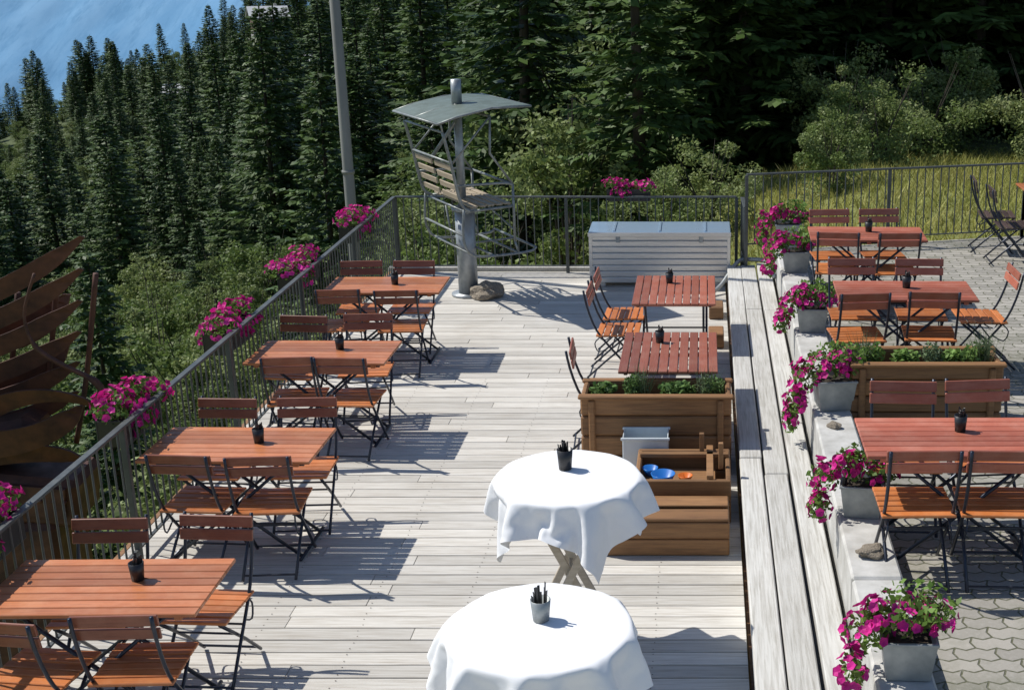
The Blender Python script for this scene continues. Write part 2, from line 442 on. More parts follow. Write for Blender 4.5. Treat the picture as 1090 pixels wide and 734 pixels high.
for (x, y, d) in ((1.25, 7.95, 'N'), (1.78, 7.97, 'N'), (1.22, 6.74, 'S'), (1.68, 6.76, 'S'),
                  (1.30, 11.36, 'N'), (1.90, 11.36, 'N'), (1.26, 10.14, 'S'), (1.87, 10.16, 'S'), (2.66, 11.0, 'W'),
                  (1.33, 13.62, 'N'), (1.84, 13.64, 'N'), (1.32, 12.42, 'S'), (1.88, 12.42, 'S'), (2.3, 6.9, 'S')):
    chair(x, y, d, .454, 'r')
chair(3.20, 15.45, 'E', .454, 'd'); chair(3.28, 14.85, 'E', .454, 'd')

# ------------------------------------------------------------------ bar tables with cloths
def bar_table(x, y, rz):
    b = B(); seg = 40
    vs = [(.40 * math.cos(6.2832 * k / seg), .40 * math.sin(6.2832 * k / seg), z) for z in (1.075, 1.098) for k in range(seg)]
    b.add(vs, [list(range(seg))[::-1], list(range(seg, 2 * seg))] + [[k, (k + 1) % seg, seg + (k + 1) % seg, seg + k] for k in range(seg)], 0)
    for s in (-1, 1):
        o = s * .17; i = s * .135
        b.beam((-.27, o, 0), (.24, o, 1.06), .022, .045); b.beam((.27, i, 0), (-.24, i, 1.06), .022, .045)
    for sx in (-1, 1):
        b.beam((sx * .25, -.19, .05), (sx * .25, .19, .05), .03, .03); b.beam((sx * .23, -.17, 1.045), (sx * .23, .17, 1.045), .03, .03)
    b.beam((0, -.18, .53), (0, .18, .53), .02, .02)
    return ob('bar_table', b.mesh('bar_table', ['legwood']), (x, y, 0), rz)
TB = [(-.73, 5.20, 10, .66, 66), (-.775, 6.91, 5, .62, 72)]
sims = []
for (x, y, rz, half, rc) in TB:
    bar_table(x, y, math.radians(rz))
    bm = bmesh.new(); bmesh.ops.create_circle(bm, cap_ends=True, segments=48, radius=.405)
    g = bmesh.ops.extrude_face_region(bm, geom=bm.faces[:])
    bmesh.ops.translate(bm, vec=(0, 0, -.03), verts=[e for e in g['geom'] if isinstance(e, bmesh.types.BMVert)])
    bmesh.ops.recalc_face_normals(bm, faces=bm.faces)
    me = bpy.data.meshes.new('c'); bm.to_mesh(me); bm.free()
    co = ob('tmp_col', me, (x, y, 1.098)); cm = co.modifiers.new('c', 'COLLISION')
    co.collision.thickness_outer = .006; co.collision.cloth_friction = 20
    N = 54
    bm = bmesh.new(); bmesh.ops.create_grid(bm, x_segments=N, y_segments=N, size=half)
    me = bpy.data.meshes.new('t'); bm.to_mesh(me); bm.free()
    cl = ob('tmp_cloth', me, (x, y, 1.108), math.radians(rc))
    vg = cl.vertex_groups.new(name='pin')
    vg.add([v.index for v in me.vertices if v.co.length < .35], 1.0, 'REPLACE')
    md = cl.modifiers.new('cl', 'CLOTH'); st = md.settings
    st.quality = 8; st.mass = .12; st.tension_stiffness = 25; st.compression_stiffness = 25; st.shear_stiffness = 12
    st.bending_stiffness = 6.0; st.bending_damping = 2; st.air_damping = 2.5; st.vertex_group_mass = 'pin'
    md.collision_settings.distance_min = .006; md.collision_settings.collision_quality = 3
    sims.append((cl, co, x, y))
sc.frame_start = 1; sc.frame_end = 60
for f in range(1, 50): sc.frame_set(f)
dg = bpy.context.evaluated_depsgraph_get()
for (cl, co, x, y) in sims:
    ev = cl.evaluated_get(dg); me = bpy.data.meshes.new_from_object(ev)
    mw = cl.matrix_world.copy(); me.transform(mw); me.name = 'tablecloth'
    me.materials.clear(); me.materials.append(M['cloth'])
    for p in me.polygons: p.use_smooth = True
    o = ob('tablecloth', me); s = o.modifiers.new('s', 'SUBSURF'); s.levels = 1; s.render_levels = 1
    for t in (cl, co): bpy.data.objects.remove(t, do_unlink=True)
sc.frame_set(1)
ob('napkin_holder', CUPZ, (-.73, 5.26, 1.112)); ob('black_napkin_cup', CUPB, (-.80, 7.02, 1.112))

# ------------------------------------------------------------------ plants
def leafcloud(P, size, asp=.6, up=0.0):
    n = len(P)
    if up:
        nr = rng.normal(size=(n, 3)) * .8; nr[:, 2] += up
        c = rng.normal(size=(n, 3)); a = np.cross(nr, c); a /= np.linalg.norm(a, axis=1)[:, None]
        b = np.cross(nr, a); b /= np.linalg.norm(b, axis=1)[:, None]
    else:
        a = rng.normal(size=(n, 3)); a /= np.linalg.norm(a, axis=1)[:, None]
        c = rng.normal(size=(n, 3)); b = np.cross(a, c); b /= np.linalg.norm(b, axis=1)[:, None]
    s = (size * rng.uniform(.6, 1.3, n))[:, None]
    return np.stack([P - a * s, P - b * s * asp, P + a * s, P + b * s * asp], 1)
def ball(n, c, r):
    p = rng.normal(size=(n, 3)); p /= np.linalg.norm(p, axis=1)[:, None]
    return p * (rng.uniform(.0, 1, n) ** .4)[:, None] * np.array(r) + np.array(c)
def blossom(b, p, nrm, r, mi):
    nrm = nrm.normalized(); u = nrm.orthogonal().normalized(); w = nrm.cross(u); a0 = R(0, 6)
    vs = [p - nrm * r * .35]
    for k in range(10):
        a = a0 + k * math.pi / 5; q = r * (1 if k % 2 == 0 else .80)
        vs.append(p + (u * math.cos(a) + w * math.sin(a)) * q + nrm * R(-.1, .15) * r)
    b.add(vs, [[0, 1 + k, 1 + (k + 1) % 10] for k in range(10)], mi)
def flowers(b, blobs, nf, nl, mf, ml, r=.026):
    for (c, rad) in blobs:
        b.quads(leafcloud(ball(nl, c, [q * .95 for q in rad]), .020), ml)
        for i in range(nf):
            d = Vector((random.gauss(0, 1), random.gauss(0, 1), random.gauss(.25, 1))).normalized()
            if d.z < -.55: d.z *= -.5
            k = R(.78, 1.2)
            p = Vector((c[0] + d.x * rad[0] * k, c[1] + d.y * rad[1] * k, c[2] + d.z * rad[2] * k))
            blossom(b, p, d + Vector((R(-.5, .5), R(-.5, .5), R(-.2, .6))), r * R(.7, 1.15), mf)
def pot_flowers(seed):
    random.seed(seed); b = B()
    t, q, h = .125, .10, .20
    vs = [(-q, -q, 0), (q, -q, 0), (q, q, 0), (-q, q, 0), (-t, -t, h), (t, -t, h), (t, t, h), (-t, t, h),
          (-t + .008, -t + .008, h), (t - .008, -t + .008, h), (t - .008, t - .008, h), (-t + .008, t - .008, h),
          (-t + .02, -t + .02, h - .03), (t - .02, -t + .02, h - .03), (t - .02, t - .02, h - .03), (-t + .02, t - .02, h - .03)]
    fs = [[0, 3, 2, 1]] + [[i, (i + 1) % 4, 4 + (i + 1) % 4, 4 + i] for i in range(4)] + \
         [[4 + i, 4 + (i + 1) % 4, 8 + (i + 1) % 4, 8 + i] for i in range(4)] + \
         [[8 + i, 8 + (i + 1) % 4, 12 + (i + 1) % 4, 12 + i] for i in range(4)]
    b.add(vs, fs, 0); b.add(vs[12:16], [[0, 1, 2, 3]], 3)
    for s in (-1, 1): b.box((0, s * (t + .001), h - .008), (2 * t + .01, .008, .014), 0)
    for s in (-1, 1): b.box((s * (t + .001), 0, h - .008), (.008, 2 * t - .01, .014), 0)
    e = lambda k: R(-k, k)
    blobs = [((-.05, 0, .27), (.17, .15, .08)), ((-.20 + e(.03), -.02, .20), (.11, .14, .10)), ((.12, e(.06), .25), (.10, .11, .07)),
             ((-.25, -.06 + e(.08), .06), (.07, .10, .11)), ((e(.15), -.06, .31), (.08, .08, .08))]
    if seed == 2: blobs.append(((-.27, .02, -.08), (.06, .09, .11)))
    flowers(b, blobs, 32, 130, 2, 1)
    b.quads(leafcloud(ball(240, (.03, 0, .34), (.20, .17, .08)), .02), 1)
    return b.mesh('potted_petunias', ['zinc', 'petleaf', 'petal', 'soil'], False)
PF = [pot_flowers(s) for s in (1, 2, 3, 4)]
random.seed(99)
for i, y in enumerate((5.69, 7.56, 9.52, 11.6, 13.87, 15.25)):
    ob('potted_petunias', PF[(0, 2, 1, 3, 0, 2)[i]], (.985, y, .604), math.radians(R(-14, 14)), R(1.0, 1.12) * (1.16 if i in (2, 5) else 1.04))
def trough(seed):
    random.seed(seed); b = B()
    b.box((0, 0, -.09), (.18, .62, .012), 0)
    for s in (-1, 1): b.box((s * .095, 0, 0), (.012, .64, .17), 0); b.box((0, s * .315, 0), (.18, .012, .17), 0)
    b.box((0, 0, .05), (.17, .60, .02), 3)
    blobs = [((R(-.05, .05), y, .12 + R(-.03, .04)), (R(.12, .18), .13, R(.08, .12))) for y in (-.26, -.1, .08, .25)] + [((-.13, R(-.2, .2), .02), (.08, .16, .1)), ((.12, R(-.2, .2), .02), (.06, .16, .09))]
    flowers(b, blobs, 34, 170, 2, 1, .029)
    return b.mesh('railing_flower_box', ['black', 'petleaf', 'petal', 'soil'], False)
TF = [trough(s) for s in (5, 6, 8)]
random.seed(12)
for i, (y, x) in enumerate(((6.5, -3.93), (8.54, -3.95), (10.6, -3.97), (12.6, -3.98), (14.8, -3.99))):
    ob('railing_flower_box', TF[i % 3], (x - .02, y, .86), R(-.05, .05), (1, R(.92, 1.05), 1.05))
ob('railing_flower_box', TF[0], (-.95, 16.36, .98), math.pi / 2, (.8, .85, .85))

def planter_box(name, w, d, h, seed, herbs=((-.42, 2), (-.2, 0), (.02, 1), (.25, 2), (.42, 0))):
    random.seed(seed); b = B(); n = 4; bh = h / n
    for i in range(n):
        z = bh * (i + .5)
        for s in (-1, 1):
            b.box((0, s * (d / 2 - .02), z), (w, .045, bh - .006), 0, bev=.018)
            b.box((s * (w / 2 - .024), 0, z), (.045, d - .09, bh - .006), 0, bev=.018)
    b.box((0, -d / 2 - .004, h - .005), (w + .03, .07, .03), 0, bev=.01); b.box((0, d / 2 - .01, h - .005), (w + .03, .06, .03), 0, bev=.01)
    b.box((0, 0, h - .12), (w - .08, d - .08, .04), 1)
    for s in (-.85, .85): b.box((s * w / 2, -d / 2 + .0, h / 2), (.05, .06, h - .06), 0, bev=.01)
    for (x, kind) in herbs:
        x *= w; r = R(.055, .08)
        if kind == 0:   # tall fine herb
            nb = 70; H = R(.20, .28)
            P0 = np.stack([x + rng.normal(0, r * .5, nb), rng.normal(0, r * .5, nb), np.full(nb, h - .1)], 1)
            D = np.stack([rng.normal(0, .22, nb), rng.normal(0, .22, nb), np.ones(nb)], 1)
            L = rng.uniform(.6, 1, nb)[:, None] * (H + .08); sd = rng.normal(size=(nb, 3)) * .003
            b.quads(np.stack([P0 - sd, P0 + sd, P0 + D * L], 1), 3)
            b.quads(leafcloud(ball(260, (x, 0, h + .02), (r * 1.1, r, H * .5)), .012, .35), 3)
        elif kind == 1:  # low leafy
            b.quads(leafcloud(ball(260, (x, 0, h - .02), (.11, .10, .07)), .024, .7, 1.2), 2)
        else:
            b.quads(leafcloud(ball(330, (x, 0, h + .0), (r * 1.4, r * 1.2, .11)), .018, .5), 2 if random.random() < .5 else 3)
    return b.mesh(name, ['planter', 'soil', 'herb', 'herb2'], False)
ob('wooden_planter', planter_box('wooden_planter', 1.17, .40, .66, 3, ((-.10, 0), (-.16, 2), (.10, 1), (.17, 1), (.33, 0), (.38, 2), (-.36, 1))), (-.375, 9.78, 0))
ob('wooden_planter', planter_box('wooden_planter_t', 1.15, .42, .52, 4, ((-.40, 0), (-.33, 2), (-.12, 1), (.05, 2), (.2, 1), (.38, 0), (.33, 2), (.42, 0))), (1.68, 9.62, .454))
b = B(); random.seed(5)
def openbox(x0, x1, y0, y1, h, t=.035):
    k = max(1, round(h / .14)); bh = h / k
    for i in range(k):
        z = bh * (i + .5)
        b.box(((x0 + x1) / 2, y0 + t / 2, z), (x1 - x0, t, bh - .006), 0, bev=.008); b.box(((x0 + x1) / 2, y1 - t / 2, z), (x1 - x0, t, bh - .006), 0, bev=.008)
        for x in (x0 + t / 2, x1 - t / 2): b.box((x, (y0 + y1) / 2, z), (t, y1 - y0 - 2 * t - .004, bh - .006), 0, bev=.008)
    b.box(((x0 + x1) / 2, (y0 + y1) / 2, .05), (x1 - x0 - .08, y1 - y0 - .08, .03), 1)
openbox(-.70, .17, 8.16, 8.62, .25); openbox(-.50, .19, 8.68, 9.30, .34)
b.box((-.265, 8.25, .262), (.86, .17, .022), 0, bev=.005)
b.box((-.265, 8.46, .262), (.86, .13, .022), 0, bev=.005)
b.box((.04, 9.0, .352), (.05, .60, .03), 0); b.box((-.15, 9.14, .352), (.66, .05, .03), 0)
b.box((.12, 8.95, .42), (.035, .035, .20), 0); b.box((-.02, 9.2, .42), (.035, .035, .16), 0)
ob('wooden_sand_box', b.mesh('wooden_sand_box', ['planter', 'soil']))
def bowl(name, r, h, mat, loc):
    b = B(); seg = 20; vs = []
    for (rr, z) in ((r * .6, 0), (r, h), (r * .93, h), (r * .55, .012)):
        for k in range(seg): vs.append((rr * math.cos(6.2832 * k / seg), rr * math.sin(6.2832 * k / seg), z))
    fs = [list(range(seg)), [3 * seg + k for k in range(seg)]]
    for i in range(3):
        for k in range(seg): fs.append([i * seg + k, i * seg + (k + 1) % seg, (i + 1) * seg + (k + 1) % seg, (i + 1) * seg + k])
    b.add(vs, fs, 0, True); ob(name, b.mesh(name, [mat]), loc)
b2 = B(); b2.box((-.20, 8.92, .235), (.56, .40, .02), 0); ob('sand_box_shelf', b2.mesh('sand_box_shelf', ['planter']))
bowl('toy_bowl', .09, .08, 'bluep', (-.30, 8.84, .247)); bowl('toy_bowl', .055, .05, 'orangep', (-.14, 8.88, .247)); bowl('toy_bowl', .06, .06, 'bluep', (-.40, 9.0, .247))
b = B(); x0, x1, y0, y1, h, t = -.62, -.28, 9.34, 9.56, .40, .008
b.box(((x0 + x1) / 2, y0, h / 2), (x1 - x0, t, h), 0); b.box(((x0 + x1) / 2, y1, h / 2), (x1 - x0, t, h), 0)
b.box((x0, (y0 + y1) / 2, h / 2), (t, y1 - y0, h), 0); b.box((x1, (y0 + y1) / 2, h / 2), (t, y1 - y0, h), 0)
b.box(((x0 + x1) / 2, (y0 + y1) / 2, .02), (x1 - x0, y1 - y0, .01), 0)
b.box(((x0 + x1) / 2, y0 - .008, h), (x1 - x0 + .03, .02, .02), 0); b.box(((x0 + x1) / 2, y1 + .008, h), (x1 - x0 + .03, .02, .02), 0)
ob('plastic_storage_bin', b.mesh('plastic_storage_bin', ['clearp']))
# storage chest, ribbed aluminium
b = B(); W = 1.66; n = 8
for i in range(n):
    z = .05 + (.60 / n) * (i + .5)
    for yy in (0, .52): b.box((0, yy, z), (W, .03, .60 / n - .004), 0, bev=.012)
    for xx in (-W / 2 + .016, W / 2 - .016): b.box((xx, .26, z), (.03, .486, .60 / n - .004), 0, bev=.012)
b.box((0, .26, .07), (W - .06, .48, .02), 0)
for sx in (-1, 1): b.box((sx * (W / 2 + .002), -.003, .35), (.04, .04, .61), 0)
for xx in (-.70, .70):
    for yy in (.05, .47): b.box((xx, yy, .025), (.07, .07, .05), 0)
b.box((0, .255, .672), (W + .05, .59, .03), 1, rot=Matrix.Rotation(.02, 3, 'X'), bev=.008)
b.box((0, -.046, .655), (W + .06, .012, .05), 0)
for k in range(3): b.box((-.55 + k * .55, .25, .693), (.03, .5, .012), 1, rot=Matrix.Rotation(.02, 3, 'X'))
for xx in (-.5, .5): b.box((xx, -.03, .60), (.05, .014, .09), 2)
ob('storage_chest', b.mesh('storage_chest', ['alu', 'lid', 'grey']), (-.54, 15.5, 0))
b = B(); b.box((.12, 13.1, .08), (.16, .3, .16), 0, bev=.01); b.box((.13, 14.2, .07), (.16, .3, .14), 0, bev=.01)
ob('wood_block', b.mesh('wood_block', ['planter']))
b = B(); b.tube(spline([(.05, 15.0, .03), (.2, 15.2, .1), (.38, 15.45, .30), (.5, 15.5, .34), (.75, 15.3, .36), (.8, 14.6, .35)], 4), .025, 8)
ob('drain_pipe', b.mesh('drain_pipe', ['grey']))
def rock(x, y, z, s, seed):
    bm = bmesh.new(); bmesh.ops.create_icosphere(bm, subdivisions=3, radius=1)
    for v in bm.verts:
        k = noise.noise(v.co * 1.3 + Vector((seed, 0, 0))); q = noise.noise(v.co * 4 + Vector((0, seed, 0)))
        v.co = v.co * (1 + .45 * k + .12 * q); v.co.z = max(v.co.z * .75, -.5)
    me = bpy.data.meshes.new('rock'); bm.to_mesh(me); bm.free(); me.materials.append(M['rock'])
    ob('rock', me, (x, y, z + .5 * s[2]), R(0, 6), s)
rock(-2.57, 15.0, 0, (.20, .17, .15), 1); rock(.97, 6.95, .6, (.07, .09, .05), 2); rock(.95, 9.05, .6, (.04, .06, .035), 3)

# ------------------------------------------------------------------ chairlift chair on post
b = B()
b.tube([(0, 0, 0), (0, 0, 1.02)], .115, 16, 0)
b.tube([(0, 0, 0), (0, 0, .03)], .20, 16, 0); b.tube([(0, 0, 1.02), (0, 0, 1.06)], .15, 16, 0)
b.tube([(0, .02, 1.0), (0, .02, 2.28)], .05, 10, 0); b.tube([(0, .02, 2.25), (0, .02, 2.52)], .06, 12, 0)
for s in (-1, 1):
    x = s * .60
    b.tube(spline([(x, .16, 1.12), (x, .27, 1.22), (x, .36, 1.66), (x, .44, 2.02)], 4), .018, 7, 3)
    b.tube([(x, -.36, .72), (x, -.36, 1.38)], .016, 7, 3)
    b.tube([(x, -.36, 1.38), (x, -.10, 1.75), (x, -.12, 2.16)], .014, 7, 3)
    b.tube([(x, .36, 1.66), (x, -.12, 2.16)], .012, 6, 3)
    b.tube(spline([(x, .32, 1.42), (x, -.28, 1.40), (x, -.36, 1.34)], 4), .016, 6, 3)
    b.tube([(x, -.36, 1.13), (x, .20, 1.12)], .016, 6, 3)
    b.tube(spline([(x, .24, 1.15), (x, .26, .80), (x, .16, .62), (x, -.1, .58), (x, -.52, .58), (x, -.62, .62)], 4), .015, 7, 3)
    b.tube([(x, -.36, .72), (x, -.40, .58)], .014, 6, 3)
for (y, z) in ((-.62, .62), (-.40, .58), (-.1, .58), (.16, .62), (-.36, 1.13), (.20, 1.11), (.365, 1.68), (.44, 2.02), (-.12, 2.16), (-.36, 1.38), (.26, .85)):
    b.tube([(-.60, y, z), (.60, y, z)], .014, 6, 3)
b.tube([(-.60, -.36, .85), (.60, -.36, 1.1)], .011, 6, 3); b.tube([(0, -.62, .62), (0, .16, .62), (0, .22, 1.1)], .014, 6, 3)
b.tube([(0, .36, 1.66), (0, .05, 2.05), (0, .02, 2.3)], .022, 6, 3)
for i in range(5): b.box((0, -.30 + i * .10, 1.16), (1.16, .075, .02), 1)
for i in range(4):
    for xa in (-.31, .31): b.box((xa, .262 + i * .026, 1.27 + i * .115), (.52, .02, .065), 1, rot=Matrix.Rotation(-.2, 3, 'X'))
vs = []; nn = 12
for i in range(nn + 1):
    t = i / nn; y = -.56 + 1.08 * t; z = 2.26 + .02 * math.sin(math.pi * t) - .13 * t ** 2
    for x in (-.70, .70): vs += [(x, y, z), (x, y, z + .008)]
fs = []
for i in range(nn):
    a = i * 4; c = a + 4
    fs += [[a, a + 2, c + 2, c], [a + 1, a + 3, c + 3, c + 1], [a, a + 1, c + 1, c], [a + 2, a + 3, c + 3, c + 2]]
fs += [[0, 1, 3, 2], [nn * 4, nn * 4 + 1, nn * 4 + 3, nn * 4 + 2]]
b.add(vs, fs, 2)
for x in (-.705, 0, .705): b.tube([(x, -.57, 2.255), (x, -.1, 2.26), (x, .3, 2.19), (x, .53, 2.125)], .014, 6, 3)
for y, z in ((-.57, 2.255), (.53, 2.125)): b.tube([(-.71, y, z), (.71, y, z)], .014, 6, 3)
for s in (-1, 1): b.tube([(s * .6, .44, 2.02), (s * .6, .46, 2.14)], .012, 6, 3)
o = ob('chairlift_chair', b.mesh('chairlift_chair', ['grey', 'slatpale', 'canopy', 'tubeg']), (-2.80, 15.12, 0), math.radians(122))
o.rotation_euler[1] = 0

b = B(); b.tube([(0, 0, -7), (0, 0, 0), (0, 0, 9)], [.10, .07, .05], 14)
b.tube([(0, 0, 1.2), (0, 0, 1.24)], .08, 14)
ob('utility_pole', b.mesh('utility_pole', ['pole']), (-4.52, 16.6, 0))

# ------------------------------------------------------------------ rusty sculpture
b = B()
def blade(p0, p1, p2, w0, w1, th=.03, n=18, side=Vector((0, 1, 0)), bow=.12):
    P = [Vector(p) for p in (p0, p1, p2)]; vs = []
    for i in range(n + 1):
        t = i / n; c = P[0] * (1 - t) ** 2 + P[1] * 2 * t * (1 - t) + P[2] * t * t
        d = ((P[1] - P[0]) * (1 - t) + (P[2] - P[1]) * t).normalized(); w = side.cross(d).normalized()
        wd = (w0 * (1 - t) + w1 * t) * min(1, (1.03 - t) * 6) + .01
        off = side * (-bow * math.sin(math.pi * t))
        for (a, c2) in ((1, 1), (-1, 1), (-1, -1), (1, -1)): vs.append(c + off + w * wd * a / 2 + side * th * (c2 / 2 + a * 1.2))
    fs = [[0, 1, 2, 3], [4 * n + k for k in range(4)]]
    for i in range(n):
        for k in range(4): fs.append([4 * i + k, 4 * i + (k + 1) % 4, 4 * i + 4 + (k + 1) % 4, 4 * i + 4 + k])
    b.add(vs, fs, 0)
random.seed(3)
b.box((-.60, 0, -2.1), (1.1, .7, 2.9), 0, bev=.05); b.box((-.42, -.02, -.44), (1.1, .60, .42), 0, rot=Matrix.Rotation(.14, 3, 'Y'), bev=.05)
b.box((-.35, -.34, -.42), (.8, .04, .26), 0, rot=Matrix.Rotation(.14, 3, 'Y')); b.box((-.55, -.05, -.02), (.85, .45, .35), 0, rot=Matrix.Rotation(-.2, 3, 'Y'), bev=.08)
for k in range(10): b.tube([(-.76 + k * .09, -.38, -.35 - .012 * k), (-.76 + k * .09, -.34, -.35 - .012 * k)], .014, 6)
for i in range(6):   # long parallel arcs sweeping up to the right
    yy = -.10 + .05 * i
    blade((-2.0, yy, 1.06 - .22 * i), (-.55, yy, .90 - .19 * i), (.38 - .06 * i, yy, 1.66 - .27 * i), .20, .12, .022)
for i in range(6):
    b.tube(spline([(-1.5 + .3 * i, .18, -.15), (-1.35 + .3 * i, .22, .45), (-1.2 + .31 * i, .16, .95 + .07 * i)], 5), .024, 6)
blade((-1.2, -.3, .10), (.0, -.3, -.02), (.25, -.3, .34), .30, .14); blade((-.5, -.32, .30), (.12, -.32, .66), (.44, -.32, .30), .17, .06)
blade((-1.0, .28, .9), (-.3, .3, .6), (.05, .3, 1.1), .34, .16); blade((-1.1, .28, .35), (-.4, .3, .2), (.0, .3, .7), .34, .16)
b.tube(spline([(.06, -.3, 1.42), (-.06, -.3, 1.1), (-.02, -.3, .85), (.14, -.3, .70), (.38, -.3, .55), (.44, -.3, .44)], 5), [.012] * 10 + [.02] * 10 + [.03] * 6, 7)
blade((-1.2, -.2, -.22), (-.3, -.2, .12), (.22, -.2, -.16), .26, .12)
ob('rusty_bird_sculpture', b.mesh('rusty_bird_sculpture', ['rust']), (-5.44, 10.5, .0), math.radians(6), 1.04)

# ------------------------------------------------------------------ terrain
def g(x, y):
    if x < 0: z = -.7 - 22 * (1 - math.exp(x / 25))
    else: z = -.7 + .9 * min(1, x / 3)
    if y > 17: z -= .05 * min(40, y - 17) * (1 if x > 0 else .3)
    z += .12 * max(0, min(y, 330) - 60) * min(1.5, max(0, (x + .367 * y) / 60))
    z -= .3 * min(160, max(0, -x - .367 * y))
    if y > 325: z -= min(.6 * (y - 325), 420)
    z += .5 * noise.noise(Vector((x * .07, y * .07, 0))) * min(1, max(0, (abs(x) + max(0, y - 17)) / 20)) + 3.5 * noise.noise(Vector((x * .02, y * .02, 5))) * min(1, max(0, y - 25) / 60)
    if -4.3 < x < .9 and y < 16.6: z = min(z, -.6)
    return z
n = 190
us = np.linspace(-1, 1, n); xs = 6.0 * np.sinh(us * 7.6) ; ys = 10 + 6.0 * np.sinh(us * 7.6)
vs = [(x, y, g(x, y)) for y in ys for x in xs]
fs = [(j * n + i, j * n + i + 1, (j + 1) * n + i + 1, (j + 1) * n + i) for j in range(n - 1) for i in range(n - 1)]
me = bpy.data.meshes.new('hillside_terrain'); me.from_pydata(vs, [], fs); me.materials.append(M['terrain'])
for p in me.polygons: p.use_smooth = True
ob('hillside_terrain', me)
nx, ny = 300, 160; vs = []
for j in range(ny):
    for i in range(nx):
        x = -7500 + 9500 * i / (nx - 1); y = 2200 + 5200 * j / (ny - 1)
        z = -620 + .42 * (y - 2200) + 45 * noise.fractal(Vector((x * .0022, y * .0009, 2)), .9, 2, 8) + .10 * abs(((x + 3000 + .2 * y) % 1400) - 700)
        vs.append((x, y, z))
fs = [(j * nx + i, j * nx + i + 1, (j + 1) * nx + i + 1, (j + 1) * nx + i) for j in range(ny - 1) for i in range(nx - 1)]
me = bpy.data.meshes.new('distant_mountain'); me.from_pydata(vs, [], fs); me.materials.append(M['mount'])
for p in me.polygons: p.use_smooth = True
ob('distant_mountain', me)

# ------------------------------------------------------------------ trees
def spruce(seed, H=10, Rm=1.9, nb=260, ex=.7):
    random.seed(seed); b = B()
    b.tube([(0, 0, -1), (0, 0, H * .5), (0, 0, H)], [.15, .08, .01], 7, 0)
    Q = []
    UP = Vector((0, 0, 1))
    ph = [R(0, 6.28) for _ in range(4)]
    for i in range(nb):
        t = (i + R(-.5, .5)) / nb; t = min(.992, max(.02, t)); z = H * (.02 + .98 * t)
        a = i * 2.39996 + R(-.5, .5)
        lump = 1 + .16 * math.sin(a * 2 + ph[0] + z * 1.1) + .14 * math.sin(a * 3 + ph[1] - z * 1.7)
        L = Rm * ((1 - t) ** ex) * R(.55, 1.12) * lump + .05
        out = Vector((math.cos(a), math.sin(a), 0)); perp = Vector((-out.y, out.x, 0)); k = int(5 + L * 6.5); dr = R(.12, .45) * (1.1 - t)
        for j in range(k):
            s = .2 + .8 * j / (k - 1)
            p = out * (L * s) + Vector((0, 0, z - L * dr * s + L * .15 * s * s))
            for sd in (-1, 1):
                d = (perp * sd * R(.45, .95) + out * R(.4, .9) + Vector((0, 0, R(-.6, .05)))).normalized()
                l = (.18 + .26 * L * (1.05 - s)) * R(.7, 1.25)
                w = (d.cross(UP).normalized() + Vector((R(-1, 1), R(-1, 1), R(-1, 1))) * .7).normalized() * R(.05, .085)
                Q.append((p, p + d * l * .5 + w, p + d * l, p + d * l * .5 - w))
    Q.append((Vector((0, 0, H - .3)), Vector((.03, 0, H)), Vector((0, 0, H + .2)), Vector((-.03, 0, H))))
    b.quads(np.array([[tuple(v) for v in q] for q in Q]), 1)
    return b.mesh('spruce_tree', ['bark', 'spruce'], False)
SP = [spruce(21, 10, 2.1), spruce(22, 10, 1.7, 240, .62), spruce(23, 10, 2.6, 270, .8), spruce(24, 10, 1.55, 230, .6), spruce(25, 10, 2.3, 250)]
def decid(seed, H=4, W=1.7, mat='leaf', nc=38, nl=150, ls=.055):
    random.seed(seed); b = B()
    for i in range(6):
        a = R(0, 6.28); q = R(.3, .8) * W
        b.tube([(R(-.1, .1), R(-.1, .1), -.5), (q * .3 * math.cos(a), q * .3 * math.sin(a), H * .4), (q * math.cos(a), q * math.sin(a), H * R(.7, .92))], [.04, .025, .006], 5, 0)
    for i in range(nc):
        d = Vector((random.gauss(0, 1), random.gauss(0, 1), random.gauss(.1, 1))).normalized(); k = R(.45, 1.0)
        c = (d.x * W * k * .8, d.y * W * k * .8, H * .44 + d.z * H * .44 * k)
        r = R(.22, .5) * W * .62
        b.quads(leafcloud(ball(nl, c, (r, r, r * .8)), ls, .6, .7), 1)
    for i in range(9):   # low skirt hiding the stems
        a = R(0, 6.28); q = R(.1, .65) * W; r = R(.3, .45) * W
        b.quads(leafcloud(ball(nl, (q * math.cos(a), q * math.sin(a), H * R(.06, .25)), (r, r, r * .8)), ls, .6, .7), 1)
    return b.mesh('deciduous_shrub', ['bark', mat], False)
DC = [decid(31), decid(32, mat='leaf2'), decid(33, W=1.4, mat='leaf', H=4.4), decid(34, W=2.0, mat='leaf', H=3.6), decid(35, W=1.9, mat='leaf2', H=3.4, nc=30)]
nD = len(DC); nS = len(SP)
random.seed(77)
forest = bpy.data.objects.new('spruce_forest', None); col.objects.link(forest)
shrubs = bpy.data.objects.new('hillside_shrubs', None); col.objects.link(shrubs)
chalets = [(-92, 233), (-84.5, 262), (-68, 225)]
def clear(x, y):
    for (cx, cy) in chalets:
        if abs(x / y - cx / cy) * cy < 4.5 and cy - 36 < y < cy + 6: return True
    return False
def tilt(o):
    o.rotation_euler[0] = R(-.03, .03); o.rotation_euler[1] = R(-.03, .03)
y = 17.5; cnt = 0
